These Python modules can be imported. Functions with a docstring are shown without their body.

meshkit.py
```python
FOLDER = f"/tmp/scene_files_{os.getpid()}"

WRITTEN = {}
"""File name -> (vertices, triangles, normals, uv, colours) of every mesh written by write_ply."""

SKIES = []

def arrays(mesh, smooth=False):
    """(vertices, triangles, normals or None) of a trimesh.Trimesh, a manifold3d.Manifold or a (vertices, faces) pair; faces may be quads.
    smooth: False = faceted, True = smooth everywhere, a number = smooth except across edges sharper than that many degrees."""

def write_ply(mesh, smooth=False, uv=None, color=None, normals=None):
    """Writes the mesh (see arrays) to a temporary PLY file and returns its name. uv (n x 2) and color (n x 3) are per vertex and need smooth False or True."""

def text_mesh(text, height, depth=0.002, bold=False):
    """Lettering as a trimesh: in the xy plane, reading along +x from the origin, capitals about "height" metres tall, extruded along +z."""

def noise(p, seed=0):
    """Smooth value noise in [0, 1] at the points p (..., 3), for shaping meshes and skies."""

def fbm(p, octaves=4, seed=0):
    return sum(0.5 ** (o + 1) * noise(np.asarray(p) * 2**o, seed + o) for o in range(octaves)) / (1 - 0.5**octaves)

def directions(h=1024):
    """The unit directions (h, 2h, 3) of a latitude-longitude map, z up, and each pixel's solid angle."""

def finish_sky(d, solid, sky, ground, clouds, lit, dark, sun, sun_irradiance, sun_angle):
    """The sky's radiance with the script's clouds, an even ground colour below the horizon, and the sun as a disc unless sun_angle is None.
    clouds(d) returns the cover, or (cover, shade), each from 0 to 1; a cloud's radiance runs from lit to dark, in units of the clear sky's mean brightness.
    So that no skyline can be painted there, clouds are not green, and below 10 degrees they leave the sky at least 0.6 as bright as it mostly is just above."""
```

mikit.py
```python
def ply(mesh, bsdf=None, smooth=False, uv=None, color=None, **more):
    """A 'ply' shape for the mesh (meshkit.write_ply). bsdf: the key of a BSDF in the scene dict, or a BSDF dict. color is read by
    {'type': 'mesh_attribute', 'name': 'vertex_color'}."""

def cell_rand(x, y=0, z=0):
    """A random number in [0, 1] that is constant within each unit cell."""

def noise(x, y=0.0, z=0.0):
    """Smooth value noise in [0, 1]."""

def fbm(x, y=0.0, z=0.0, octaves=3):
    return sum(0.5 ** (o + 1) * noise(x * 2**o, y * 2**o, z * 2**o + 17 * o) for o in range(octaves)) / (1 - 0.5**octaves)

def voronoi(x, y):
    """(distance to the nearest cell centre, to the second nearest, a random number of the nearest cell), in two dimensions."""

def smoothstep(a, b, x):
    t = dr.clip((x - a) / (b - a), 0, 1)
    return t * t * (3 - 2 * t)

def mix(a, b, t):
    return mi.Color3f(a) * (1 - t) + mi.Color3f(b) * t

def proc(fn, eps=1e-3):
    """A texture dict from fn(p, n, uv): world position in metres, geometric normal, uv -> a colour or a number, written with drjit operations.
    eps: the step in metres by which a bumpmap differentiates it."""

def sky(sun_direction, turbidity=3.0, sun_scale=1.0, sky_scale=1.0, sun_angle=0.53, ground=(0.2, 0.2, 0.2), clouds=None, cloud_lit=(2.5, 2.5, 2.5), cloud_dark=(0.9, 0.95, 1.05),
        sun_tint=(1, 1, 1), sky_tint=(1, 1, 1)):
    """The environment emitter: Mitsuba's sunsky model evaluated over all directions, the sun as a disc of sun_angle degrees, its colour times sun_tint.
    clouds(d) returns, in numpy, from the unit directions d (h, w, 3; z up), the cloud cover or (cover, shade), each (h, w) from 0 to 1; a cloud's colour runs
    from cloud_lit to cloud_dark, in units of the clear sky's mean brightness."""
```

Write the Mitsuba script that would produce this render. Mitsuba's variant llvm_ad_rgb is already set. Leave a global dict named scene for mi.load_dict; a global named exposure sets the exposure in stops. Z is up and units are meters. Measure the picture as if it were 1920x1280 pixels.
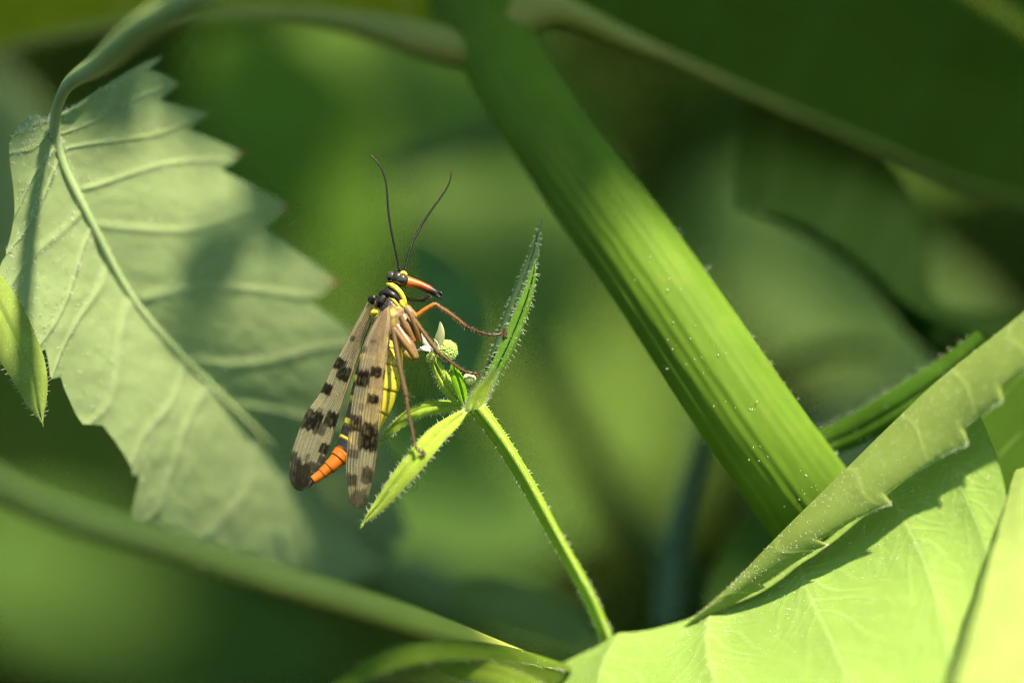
# A scorpionfly on a sprig of cleavers among sunlit leaves. Built life size: lengths below are millimetres, written out in metres.
import math
import numpy as np, trimesh, manifold3d as m3, mitsuba as mi, drjit as dr
from scipy.interpolate import CubicSpline
from scipy.spatial import cKDTree
import mikit, meshkit

scene, labels = {}, {}
MM = 0.001
D, K, HIGH = 300.0, 0.04, 420.0          # lens to insect, mm per unit of the plan grid at the insect, height of the insect above the ground
SUN = np.array([0.30, -0.46, 0.84]); SUN = SUN / np.linalg.norm(SUN)
exposure = 3.4
scene['camera'] = {'type': 'thinlens', 'fov': 2 * math.degrees(math.atan(960 * K / D)), 'fov_axis': 'x', 'aperture_radius': 9.0 * MM,
                   'focus_distance': D * MM, 'near_clip': 0.02, 'far_clip': 200.0,
                   'to_world': mi.ScalarTransform4f().look_at([0, -D * MM, HIGH * MM], [0, 0, HIGH * MM], [0, 0, 1])}
scene['sky'] = mikit.sky(SUN.tolist(), turbidity=3, ground=(0.06, 0.09, 0.03), sky_tint=(1.06, 1.0, 0.74), sun_angle=2.6)


def P(x, y, d=0.0):
    """Plan grid (x right, y down, d mm behind the insect's plane) to millimetres."""
    s = K * (D + d) / D
    return np.array([(x - 960) * s, d, -(y - 640) * s])


def PP(pts):
    return np.array([P(*p) for p in pts])


def mat(name, **d):
    scene[name] = d


VC = {'type': 'mesh_attribute', 'name': 'vertex_color'}
mat('leaf_matt', type='principledthin', base_color=VC, roughness=0.5, diff_trans=0.75, spec_trans=0.0, eta=1.4)
mat('leaf_soft', type='principledthin', base_color=VC, roughness=0.7, diff_trans=0.9, spec_trans=0.0, eta=1.3)
mat('stalk', type='principled', base_color=VC, roughness=0.5, specular=0.25)
mat('waxy', type='principled', base_color=VC, roughness=0.7, specular=0.15)
mat('hair', type='principledthin', base_color={'type': 'rgb', 'value': [0.72, 0.76, 0.62]}, roughness=0.4, diff_trans=1.0, eta=1.4)
mat('chitin', type='principled', base_color=VC, roughness=0.4, specular=0.4)
mat('gloss', type='principled', base_color=VC, roughness=0.16, specular=0.5, clearcoat=0.4)
mat('membrane', type='mask', opacity=mikit.proc(lambda p, n, uv: uv[0]),
    nested={'type': 'principledthin', 'base_color': VC, 'roughness': 0.22, 'diff_trans': 0.7, 'spec_trans': 0.0, 'eta': 1.5})
mat('petal', type='principledthin', base_color=VC, roughness=0.5, diff_trans=0.8, eta=1.4)
mat('soil', type='principled', roughness=0.95, base_color=mikit.proc(
    lambda p, n, uv: mikit.mix((0.045, 0.07, 0.018), (0.08, 0.13, 0.03), mikit.fbm(p.x * 30, p.y * 30, 0, 4))))


# ------------------------------------------------------------------ helpers
def spline(pts, n=None, closed=False):
    pts = np.asarray(pts, float)
    t = np.r_[0, np.cumsum(np.maximum(np.linalg.norm(np.diff(pts[:, :3], axis=0), axis=1), 1e-6))]
    t /= t[-1]
    return CubicSpline(t, pts, bc_type='natural')(np.linspace(0, 1, n)) if n else CubicSpline(t, pts, bc_type='natural')


def unit(v):
    return v / (np.linalg.norm(v, axis=-1, keepdims=True) + 1e-12)


def frames(path, up=(0, -1, 0)):
    t = unit(np.gradient(path, axis=0))
    n = np.zeros_like(t)
    v = np.array(up, float)
    for i in range(len(t)):
        v = v - t[i] * (v @ t[i])
        v = v / (np.linalg.norm(v) + 1e-12)
        n[i] = v
    return t, n, np.cross(t, n)


def tube(path, rad, sides=14, up=(0, -1, 0), prof=None, cap=True):
    """Swept closed tube; prof(s, angle) multiplies the radius. Returns vertices, faces, s, angle (angle 0 is towards 'up')."""
    path = np.asarray(path, float)
    n = len(path)
    rad = np.broadcast_to(rad, (n,))
    t, a, b = frames(path, up)
    ang = np.arange(sides) * 2 * np.pi / sides
    s = np.linspace(0, 1, n)
    S, A = np.meshgrid(s, ang, indexing='ij')
    r = rad[:, None] * (1 if prof is None else prof(S, A))
    r = np.broadcast_to(r, S.shape)
    v = path[:, None] + r[..., None] * (np.cos(A)[..., None] * a[:, None] + np.sin(A)[..., None] * b[:, None])
    i, j = np.meshgrid(np.arange(n - 1), np.arange(sides), indexing='ij')
    j2 = (j + 1) % sides
    q = np.stack([i * sides + j, i * sides + j2, (i + 1) * sides + j2, (i + 1) * sides + j], -1).reshape(-1, 4)
    f = np.vstack([q[:, [0, 1, 2]], q[:, [0, 2, 3]]])
    v, S, A = v.reshape(-1, 3), S.ravel(), A.ravel()
    if cap:
        c0, c1 = len(v), len(v) + 1
        v = np.vstack([v, path[0] - t[0] * rad[0] * 0.35, path[-1] + t[-1] * rad[-1] * 0.35])
        S, A = np.r_[S, 0, 1], np.r_[A, 0, 0]
        k = np.arange(sides)
        f = np.vstack([f, np.stack([k * 0 + c0, (k + 1) % sides, k], 1), np.stack([k * 0 + c1, (n - 1) * sides + k, (n - 1) * sides + (k + 1) % sides], 1)])
    if np.einsum('ij,ij->', v[f[:, 0]], np.cross(v[f[:, 1]], v[f[:, 2]])) < 0:
        f = f[:, ::-1]
    return v, f, S, A


def join(parts):
    vs, fs, cs, at = [], [], [], 0
    for p in parts:
        v, f = p[0], p[1]
        vs.append(v); fs.append(np.asarray(f) + at); at += len(v)
        if len(p) > 2:
            cs.append(np.broadcast_to(p[2], (len(v), 3)))
    return np.vstack(vs), np.vstack(fs), (np.vstack(cs) if cs else None)


def numbered(key):
    if key not in USED:
        USED.add(key)
        return key
    k = 1
    while f'{key}_{k:03d}' in USED:
        k += 1
    USED.add(f'{key}_{k:03d}')
    return f'{key}_{k:03d}'


USED = set()


def add(name, v, f, bsdf, color=None, parent=None, smooth=True, label=None, cat=None, group=None, kind=None, uv=None):
    key = numbered(name if parent is None else parent + '__' + name)
    v = np.asarray(v) * MM + [0, 0, HIGH * MM]
    mesh = trimesh.Trimesh(v, f, process=False)
    col = None if color is None else np.clip(np.broadcast_to(np.asarray(color, float), (len(v), 3)), 0, 1)
    scene[key] = mikit.ply(mesh, bsdf, smooth=smooth, color=col, uv=uv)
    tag(key, label, cat, group, kind)
    return key


def tag(key, label=None, cat=None, group=None, kind=None):
    d = {k: x for k, x in (('label', label), ('category', cat), ('group', group), ('kind', kind)) if x}
    if d:
        labels[key] = d


def thing(name, label, cat, group=None):
    key = numbered(name)
    tag(key, label, cat, group)
    return key


def hairs(base, dirs, length, r=0.03, bend=(0, 0, 0), sides=4, ball=0.0):
    base, dirs = np.asarray(base, float), unit(np.asarray(dirs, float))
    n = len(base)
    length = np.broadcast_to(length, (n,))[:, None]
    up = np.where(np.abs(dirs[:, 2:]) < 0.9, [[0, 0, 1.0]], [[1.0, 0, 0]])
    a = unit(np.cross(dirs, up)); b = np.cross(dirs, a)
    bend = np.broadcast_to(bend, (n, 3))
    vs = []
    ang = np.arange(sides) * 2 * np.pi / sides
    for h, w in ((0.0, 1.0), (0.5, 0.75), (0.85, 0.42)):
        c = base + dirs * length * h + bend * length * h * h
        vs.append(c[:, None] + r * w * (np.cos(ang)[None, :, None] * a[:, None] + np.sin(ang)[None, :, None] * b[:, None]))
    tip = base + dirs * length + bend * length
    v = np.concatenate(vs + [tip[:, None]], 1)
    f = []
    for k in range(2):
        for j in range(sides):
            j2 = (j + 1) % sides
            f += [[k * sides + j, k * sides + j2, (k + 1) * sides + j2], [k * sides + j, (k + 1) * sides + j2, (k + 1) * sides + j]]
    for j in range(sides):
        f.append([2 * sides + j, 2 * sides + (j + 1) % sides, 3 * sides])
    f = np.array(f)
    m = v.shape[1]
    return v.reshape(-1, 3), (f[None] + (np.arange(n) * m)[:, None, None]).reshape(-1, 3)


def lerp(a, b, t):
    t = np.asarray(t)[..., None]
    return np.asarray(a) * (1 - t) + np.asarray(b) * t


def sstep(a, b, x):
    t = np.clip((x - a) / (b - a), 0, 1)
    return t * t * (3 - 2 * t)


def grid_faces(n, m):
    i, j = np.meshgrid(np.arange(n - 1), np.arange(m - 1), indexing='ij')
    q = np.stack([i * m + j, i * m + j + 1, (i + 1) * m + j + 1, (i + 1) * m + j], -1).reshape(-1, 4)
    return np.vstack([q[:, [0, 1, 2]], q[:, [0, 2, 3]]])


def grid_normals(V):
    return unit(np.cross(np.gradient(V, axis=0), np.gradient(V, axis=1)))


def mottle(V, scale, amount, seed=0):
    return 1 + amount * (meshkit.fbm(V / scale + 50, 4, seed)[..., None] - 0.5) * 2


def blade(mid, width, face=(0, -1, 0.3), n=70, m=21, shape=None, fold=0.0, roll=0.0, twist=(0, 0), col=(0.10, 0.2, 0.03), vein=(0.2, 0.32, 0.08),
          nveins=0, teeth=0, tooth=0.1, seed=0, wave=0.0, groove=0.0, relief=0.0):
    """One leaf as a sheet: mid = control points of the midrib (mm), width = half-width in mm. Returns V (n, m, 3), faces, colours, s, t, normals."""
    path = spline(mid, n)
    t_, n_, b_ = frames(path, face)
    s = np.linspace(0, 1, n)
    tw = np.radians(np.interp(s, [0, 1], twist))[:, None]
    n_, b_ = n_ * np.cos(tw) + b_ * np.sin(tw), b_ * np.cos(tw) - n_ * np.sin(tw)
    w = width * (np.sin(np.pi * np.clip(s, 0, 1) ** 0.8) ** 0.75 if shape is None else shape(s))
    T = np.linspace(-1, 1, m)
    S, TT = np.meshgrid(s, T, indexing='ij')
    W = np.broadcast_to(w[:, None], S.shape).copy()
    if teeth:
        ph = (S * teeth) % 1.0
        W *= 1 - tooth * (1 - ph) * np.abs(TT) ** 3
    a = np.abs(TT)
    h = W * a * math.sin(fold) - roll * W * a ** 3
    lateral = (S - 0.22 * a) * nveins
    dv = np.abs((lateral + 0.5) % 1 - 0.5) / max(nveins, 1) / 0.012
    ridge = np.exp(-dv ** 2) * (a > 0.04) if nveins else 0 * S
    h = h + wave * np.sin(S * 19 + seed * 2 + 2 * TT) * a * width - groove * np.exp(-(TT / 0.13) ** 2) - relief * ridge
    V = path[:, None] + b_[:, None] * (TT * W * math.cos(fold))[..., None] + n_[:, None] * h[..., None]
    rib = np.exp(-(TT / 0.06) ** 2)
    C = lerp(col, vein, np.clip(0.9 * rib + 0.55 * ridge, 0, 1)) * mottle(V, max(width, 1.0) * 0.8, 0.22, seed)
    return V, grid_faces(n, m), C, S, TT, grid_normals(V)


def put_blade(name, B, bsdf='leaf_matt', parent=None, **kw):
    return add(name, B[0].reshape(-1, 3), B[1], bsdf, B[2].reshape(-1, 3), parent, **kw)


def rng_of(seed):
    return np.random.default_rng(seed)


# ------------------------------------------------------------------ ground and undergrowth
n = 60
gx = np.sign(np.linspace(-1, 1, n)) * np.abs(np.linspace(-1, 1, n)) ** 3 * 60000
X, Y = np.meshgrid(gx, gx, indexing='ij')
Z = -HIGH + 25 * (meshkit.fbm(np.stack([X / 300, Y / 300, 0 * X], -1), 3) - 0.5) + 1500 * sstep(1300, 2600, Y)  # raised at the back to keep the sky out of the gaps
V = np.stack([X, Y, Z], -1)
add('ground', V.reshape(-1, 3), grid_faces(n, n), 'soil', kind='structure', label='mossy soil, raised to a bank that hides the sky behind the plants')


def leaf_cloud(centres, sizes, seed, lo, hi, flat=0.5, face=None):
    """Many bent pointed leaves, ten quads each, as one mesh."""
    r = rng_of(seed)
    N = len(centres)
    s = np.linspace(0, 1, 6)
    w = np.sin(np.pi * s ** 0.85) ** 0.8 * 0.3
    w[-1] = 0.005
    loc = np.stack([np.stack([s - 0.5, k * w, -0.25 * (s - 0.3) ** 2 + 0.12 * abs(k) * w], 1) for k in (-1, 0, 1)], 1)   # 6, 3, 3
    d = r.normal(size=(N, 3)); d[:, 2] *= flat; d = unit(d)
    up = r.normal(size=(N, 3)) * 0.7 + [0, -0.2, 1.0]
    if face is not None:
        up = np.asarray(face) * 1.6 + r.normal(size=(N, 3)) * 0.5
        d = r.normal(size=(N, 3)); d = unit(d - up * (d * up).sum(1, keepdims=True) / (up * up).sum(1, keepdims=True))
    b = unit(np.cross(up, d)); nn = np.cross(d, b)
    M = np.stack([d, b, nn], -1)
    V = np.einsum('nij,abj->nabi', M, loc) * np.asarray(sizes)[:, None, None, None] + np.asarray(centres)[:, None, None]
    f = grid_faces(6, 3)
    F = (f[None] + (np.arange(N) * 18)[:, None, None]).reshape(-1, 3)
    c = lerp(lo, hi, r.random(N) ** 1.3) * (0.75 + 0.5 * r.random((N, 1)))
    return V.reshape(-1, 3), F, np.repeat(c, 18, 0)


r = rng_of(3)
cs = np.stack([r.uniform(-900, 900, 5600), r.uniform(330, 1400, 5600), r.uniform(-430, 420, 5600)], 1)
sz = r.uniform(45, 110, len(cs))
v, f, c = leaf_cloud(cs, sz, 4, (0.08, 0.15, 0.028), (0.14, 0.22, 0.045))
add('undergrowth', v, f, 'leaf_soft', c, kind='stuff', label='deep green mass of leaves far behind the insect, wholly out of focus', cat='foliage')


# ------------------------------------------------------------------ unseen leaves between the scene and the sun, placed to shade chosen spots
def overhang(seed):
    r = rng_of(seed)
    lit = [(P(690, 740, 0), 10.5), (P(735, 560, 0), 6), (P(780, 400, 0), 4), (P(870, 760, 0), 6.5), (P(740, 880, -2), 3.6), (P(980, 880, 2), 5), (P(1060, 1040, 6), 5), (P(1245, 425, 4), 5.4), (P(1300, 520, 4), 4.5), (P(1370, 640, 0), 5.0),
           (P(1450, 800, 0), 4.5), (P(1500, 1120, 0), 9), (P(1700, 1120, -3), 10), (P(1300, 1230, 1), 9), (P(1560, 950, -1), 6), (P(1800, 1200, -9), 11), (P(1130, 1250, 2), 7),
           (P(275, 385, 8), 4.2), (P(120, 520, 4), 4.2), (P(480, 1000, 17), 8.0), (P(320, 880, 11), 5.0), (P(590, 615, 15), 3.8), (P(60, 640, 0), 2.6), (P(70, 340, 2), 2.4), (P(430, 310, 11), 2.0), (P(1880, 1250, -28), 8), (P(0, 20, 22), 1.2)]
    shade = [(x, y, 17) for x in range(880, 1200, 40) for y in range(-40, 200, 40)] + [(x, y, 20 + (330 - y) * 0.03) for x in range(1120, 2000, 60) for y in range(-300, 330, 60)]
    shade += [(x, y, 22) for x in range(200, 900, 60) for y in range(-320, 80, 60)] + [(330 + 190 * q, 235 + 240 * q, 11) for q in np.linspace(0, 1, 8)] + [(x, y, 16) for x in range(400, 640, 40) for y in range(620, 860, 40) if x > 330 + (y - 560) * 1.0]
    shade += [(150 + 55 * i + 25 * j, 150 + 45 * j, 8) for i in range(4) for j in range(4)] + [(300 + 190 * q + w, 200 + 240 * q - w, 11) for q in np.linspace(0, 1, 9) for w in (0, 45)] + [(x, y, 14) for x in range(300, 420, 40) for y in range(560, 720, 40)]
    shade += [(1000 + 70 * i - 40 * j, 190 + 70 * i + 30 * j, 12) for i in range(2) for j in range(3)] + [(215 + 30 * i, 610 + 60 * i, 8) for i in range(4)]
    shade += [(x + 20 * (k % 2), y, 2 + 0.022 * x + 0.010 * max(y - 300, 0)) for k, y in enumerate(range(120, 900, 42)) for x in range(20, 660, 42)]
    shade += [(x, y, 8) for x in range(120, 330, 40) for y in (150, 200, 240)] + [(x, y, 50) for x in range(1400, 1920, 70) for y in range(480, 640, 70)]
    shade += [(x, 900 + 0.37 * (x - 0), -22 + 0.02 * x) for x in range(-60, 1000, 40)] + [(1014 - 50 * q, 415 + 170 * q, 2) for q in np.linspace(0, 1, 5)]
    a = unit(np.cross(SUN, [0, 0, 1.0])); b = np.cross(SUN, a)
    flat = lambda q: np.array([q @ a, q @ b])
    lit2 = [(flat(q), rad) for q, rad in lit]
    cen, size = [], []

    def ok(c2, s):
        return all(np.hypot(*(c2 - q)) > rad + s * 0.42 for q, rad in lit2)
    for k in range(330):
        p = np.array([0, 40, 0]) + SUN * r.uniform(140, 320) + a * r.uniform(-130, 130) + b * r.uniform(-110, 130)
        s = r.uniform(16, 42)
        if ok(flat(p), s):
            cen.append(p); size.append(s)
    for q in shade:
        q2 = flat(P(*q))
        if any(np.hypot(*(flat(c) - q2)) < 0.2 * z for c, z in zip(cen, size)):
            continue
        for s in (34, 26, 19, 13, 9.5, 7.5):
            if ok(q2, s * 0.62):
                cen.append(P(*q) + SUN * (r.uniform(52, 80) if q[0] < 640 and q[2] < 17 else r.uniform(125, 220))); size.append(s)
                break
    return np.array(cen), np.array(size)


cen, size = overhang(11)
v, f, c = leaf_cloud(cen, size, 12, (0.12, 0.21, 0.03), (0.20, 0.30, 0.06), face=SUN)
rq = rng_of(77)
c2 = np.stack([rq.uniform(-380, 380, 400), rq.uniform(70, 650, 400), rq.uniform(170, 430, 400)], 1)  # added layer out of view, dims the background evenly
v2, f2, cc2 = leaf_cloud(c2, rq.uniform(28, 60, len(c2)), 78, (0.12, 0.21, 0.03), (0.20, 0.30, 0.06))
v, f, c = join([(v, f, c), (v2, f2, cc2)])
add('unseen_overhanging_foliage', v, f, 'leaf_soft', c, kind='stuff', label='leaves out of view above the frame, placed to shade chosen spots and dim the background', cat='foliage')

# ------------------------------------------------------------------ out-of-focus plants behind
BACK = [
    # name, label, category, control points, half-width (plan units), colour, extra
    ('blurred_leaf', 'blue-green soft leaf standing upright just behind the head and snout of the insect', 'leaf', [(775, 455, 30), (832, 540, 30), (858, 640, 28), (840, 780, 24)], 58, (0.114, 0.240, 0.085), {}),
    ('blurred_leaf', 'small dark spindle-shaped leaf floating in the gap right of the thick stalk', 'leaf', [(1440, 700, 60), (1530, 660, 60), (1600, 656, 60), (1680, 676, 62)], 24, (0.026, 0.085, 0.010), {'face': (0, -1, -1.5)}),
    ('blurred_leaf', 'pale sunlit leaf far behind, in the gap between the stalk foot and the folded leaf', 'leaf', [(1420, 930, 90), (1560, 850, 90), (1680, 780, 90), (1800, 690, 90)], 90, (0.264, 0.330, 0.150), {}),
    ('blurred_leaf', 'narrow green leaf slanting up behind the foot of the thick stalk', 'leaf', [(1330, 1150, 30), (1390, 1050, 32), (1450, 950, 34), (1520, 850, 36)], 42, (0.062, 0.130, 0.025), {}),
    ('blurred_leaf', 'pale olive leaf lying behind the foot of the thin bright stem', 'leaf', [(840, 1080, 45), (960, 1130, 42), (1060, 1180, 38), (1130, 1230, 34)], 60, (0.150, 0.230, 0.070), {}),
    ('blurred_leaf', 'pale grey-green patch of a leaf below the tip of the bristly leaf', 'leaf', [(690, 1050, 90), (760, 1065, 90), (850, 1100, 92), (930, 1150, 95)], 50, (0.158, 0.240, 0.110), {}),
    ('blurred_leaf', 'broad olive leaf far behind the two feelers of the insect', 'leaf', [(700, 250, 190), (860, 330, 190), (980, 480, 190), (1060, 680, 190)], 230, (0.141, 0.240, 0.060), {}),
    ('blurred_leaf', 'bright green leaf far behind, between the toothed leaf and the left feeler', 'leaf', [(380, 60, 130), (520, 200, 130), (620, 360, 130), (640, 560, 130)], 150, (0.114, 0.230, 0.030), {}),
    ('blurred_leaf', 'mid green leaf far behind, below the wings and the bristly leaf', 'leaf', [(560, 760, 150), (720, 860, 150), (900, 960, 150), (1080, 1000, 150)], 160, (0.114, 0.220, 0.050), {}),
    ('blurred_leaf', 'broad dull leaf far behind the lower left corner', 'leaf', [(-120, 960, 120), (120, 1080, 120), (380, 1180, 120), (650, 1240, 120)], 190, (0.062, 0.120, 0.025), {}),
    ('blurred_leaf', 'grey-green leaf far behind the gap right of the thick stalk', 'leaf', [(1300, 360, 180), (1480, 480, 180), (1680, 590, 180), (1900, 640, 180)], 190, (0.150, 0.240, 0.070), {}),
    ('blurred_leaf', 'pale hazy green leaf far behind the left margin of the toothed leaf', 'leaf', [(-140, 60, 80), (-40, 220, 80), (40, 400, 82), (60, 620, 84)], 120, (0.246, 0.340, 0.150), {}),
    ('blurred_leaf', 'dim green leaf far behind the fork at the top of the thick stalk', 'leaf', [(560, 20, 170), (720, 120, 170), (900, 200, 170), (1120, 300, 170)], 170, (0.123, 0.220, 0.040), {}),
]
for i, (nm, lab, cat, pts, hw, col, ex) in enumerate(BACK):
    d = pts[0][2]
    B = blade(PP(pts), hw * K * (D + d) / D, col=col, vein=np.array(col) * 1.35, seed=40 + i, wave=0.04, nveins=7, relief=0.1, **{'face': (0.1, -1, 0.5), **ex})
    put_blade(nm, B, 'leaf_soft', label=lab, cat=cat)


def stem(name, pts, hw, col, label, cat='stem', parent=None, sides=12, n=60, bsdf='stalk', taper=None, **kw):
    path = spline(PP(pts), n)
    rad = np.interp(np.linspace(0, 1, n), np.linspace(0, 1, len(np.atleast_1d(hw))), np.atleast_1d(hw)) * K
    v, f, S, A = tube(path, rad, sides)
    return add(name, v, f, bsdf, np.asarray(col) * mottle(v, 4.0, 0.15, 3), parent, label=label, cat=cat if parent is None else None, **kw), (v, f, S, A, path, rad)


stem('background_stalk', [(1248, 1180, 40), (1258, 1040, 45), (1290, 880, 55), (1340, 700, 70)], [24, 24, 20, 16], (0.05, 0.10, 0.05), 'dark blue-green upright stem behind the lower end of the thick stalk')
stem('background_stalk', [(748, -40, 140), (750, 120, 140), (742, 300, 140), (735, 480, 140)], [26, 26, 24, 22], (0.08, 0.16, 0.02), 'dim green upright stem far behind the left feeler')
stem('background_stalk', [(1000, 215, 80), (900, 262, 80), (800, 300, 82), (700, 330, 84)], [24, 24, 22, 16], (0.06, 0.11, 0.06), 'grey-blue stem crossing behind the left edge of the thick stalk')
stem('background_stalk', [(990, 640, 90), (1080, 800, 90), (1180, 960, 92), (1290, 1120, 95)], [34, 36, 36, 34], (0.03, 0.07, 0.01), 'dark green stem slanting down far behind the thin bright stem')

stem('background_stalk', [(1790, -30, 40), (1860, 15, 40), (1930, 62, 40), (2010, 130, 42)], [14, 15, 15, 14], (0.34, 0.36, 0.03), 'yellow-green thin stalk cutting across the top right corner')

# ------------------------------------------------------------------ the thick ribbed stalk with its top leaves
plant = thing('ribbed_stalk_plant', 'thick ribbed bright green stalk running diagonally from the top centre to the folded leaf', 'plant')
NS, SD = 240, 150
sp = spline(PP([(880, -20, 19), (930, 80, 17), (1045, 270, 13), (1180, 455, 8.5), (1300, 630, 5.5), (1415, 800, 4.5), (1530, 960, 7.0), (1590, 1045, 10.0)]), NS)
srad = np.interp(np.linspace(0, 1, NS), [0, 0.12, 0.3, 0.6, 1], [92, 82, 84, 92, 100]) * K * 0.985
rr = rng_of(5)
ribs = [(rr.uniform(0, 2 * np.pi), rr.uniform(0.0015, 0.0038), rr.uniform(9, 34)) for _ in range(10)]


def ribbing(S, A):
    o = 1 + 0 * S
    for ph, am, k in ribs:
        o = o + am * np.sin(A * round(k) + ph + 0.5 * np.sin(S * 5 + ph)) * 0.9
    return o + 0.012 * (meshkit.noise(np.stack([np.cos(A) * 9, np.sin(A) * 9, S * 30], -1), 7) - 0.5)


v, f, S, A = tube(sp, srad, SD, prof=ribbing)
relief = ribbing(S, A) - 1
C = lerp((0.058, 0.122, 0.007), (0.084, 0.154, 0.011), np.clip(0.5 + relief * 13, 0, 1)) * mottle(v * [1, 1, 0.6], 4.0, 0.34, 8)
C = lerp(C, C * (1.5, 1.05, 1.6), sstep(0.6, 0.75, meshkit.fbm(v / 1.6 + 40, 3, 3)) * 0.28)
add('stem', v, f, 'waxy', C, plant)
# pale specks and short bristles that sit on the stalk
pick = rr.choice(len(v) - 2, 2600, p=None)
nrm = trimesh.Trimesh(v, f, process=False).vertex_normals
dens = meshkit.fbm(v[pick] / 2.4 + 9, 3, 4) * (0.35 + 0.65 * sstep(0.25, 0.6, S[pick]))
pick = pick[dens + 0.25 * (np.sin(A[pick] * 3 + 1) > 0.3) > 0.72]
pos = v[pick] + rr.normal(size=(len(pick), 3)) * 0.12
hv, hf = hairs(pos, nrm[pick] + rr.normal(size=(len(pick), 3)) * 0.8, rr.uniform(0.06, 0.3, len(pick)), rr.uniform(0.015, 0.05, len(pick))[:, None, None], sides=4)
add('bristle', hv, hf, 'hair', None, plant + '__stem', kind='stuff')
# fork at the top: left and right leaf stalks, and the blades they carry
for pts, hw in ((([(930, 90, 16), (850, 85, 17), (720, 55, 20), (560, 28, 24), (380, 28, 29), (180, 55, 34), (-60, 110, 40)]), [50, 34, 20, 14, 11, 10, 9]),
                ([(935, 60, 16), (1010, 20, 17), (1120, 50, 19), (1270, 115, 23), (1440, 190, 28), (1640, 275, 33), (1800, 345, 38), (1960, 390, 42)], [50, 26, 14, 9, 7, 6, 5, 4])):
    path = spline(PP(pts), 70)
    rad = np.interp(np.linspace(0, 1, 70), np.linspace(0, 1, len(hw)), hw) * K
    v, f, S, A = tube(path, rad, 16)
    add('leaf_stalk', v, f, 'stalk', np.array((0.22, 0.23, 0.045)) * mottle(v, 5, 0.2, 2), plant)


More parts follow.
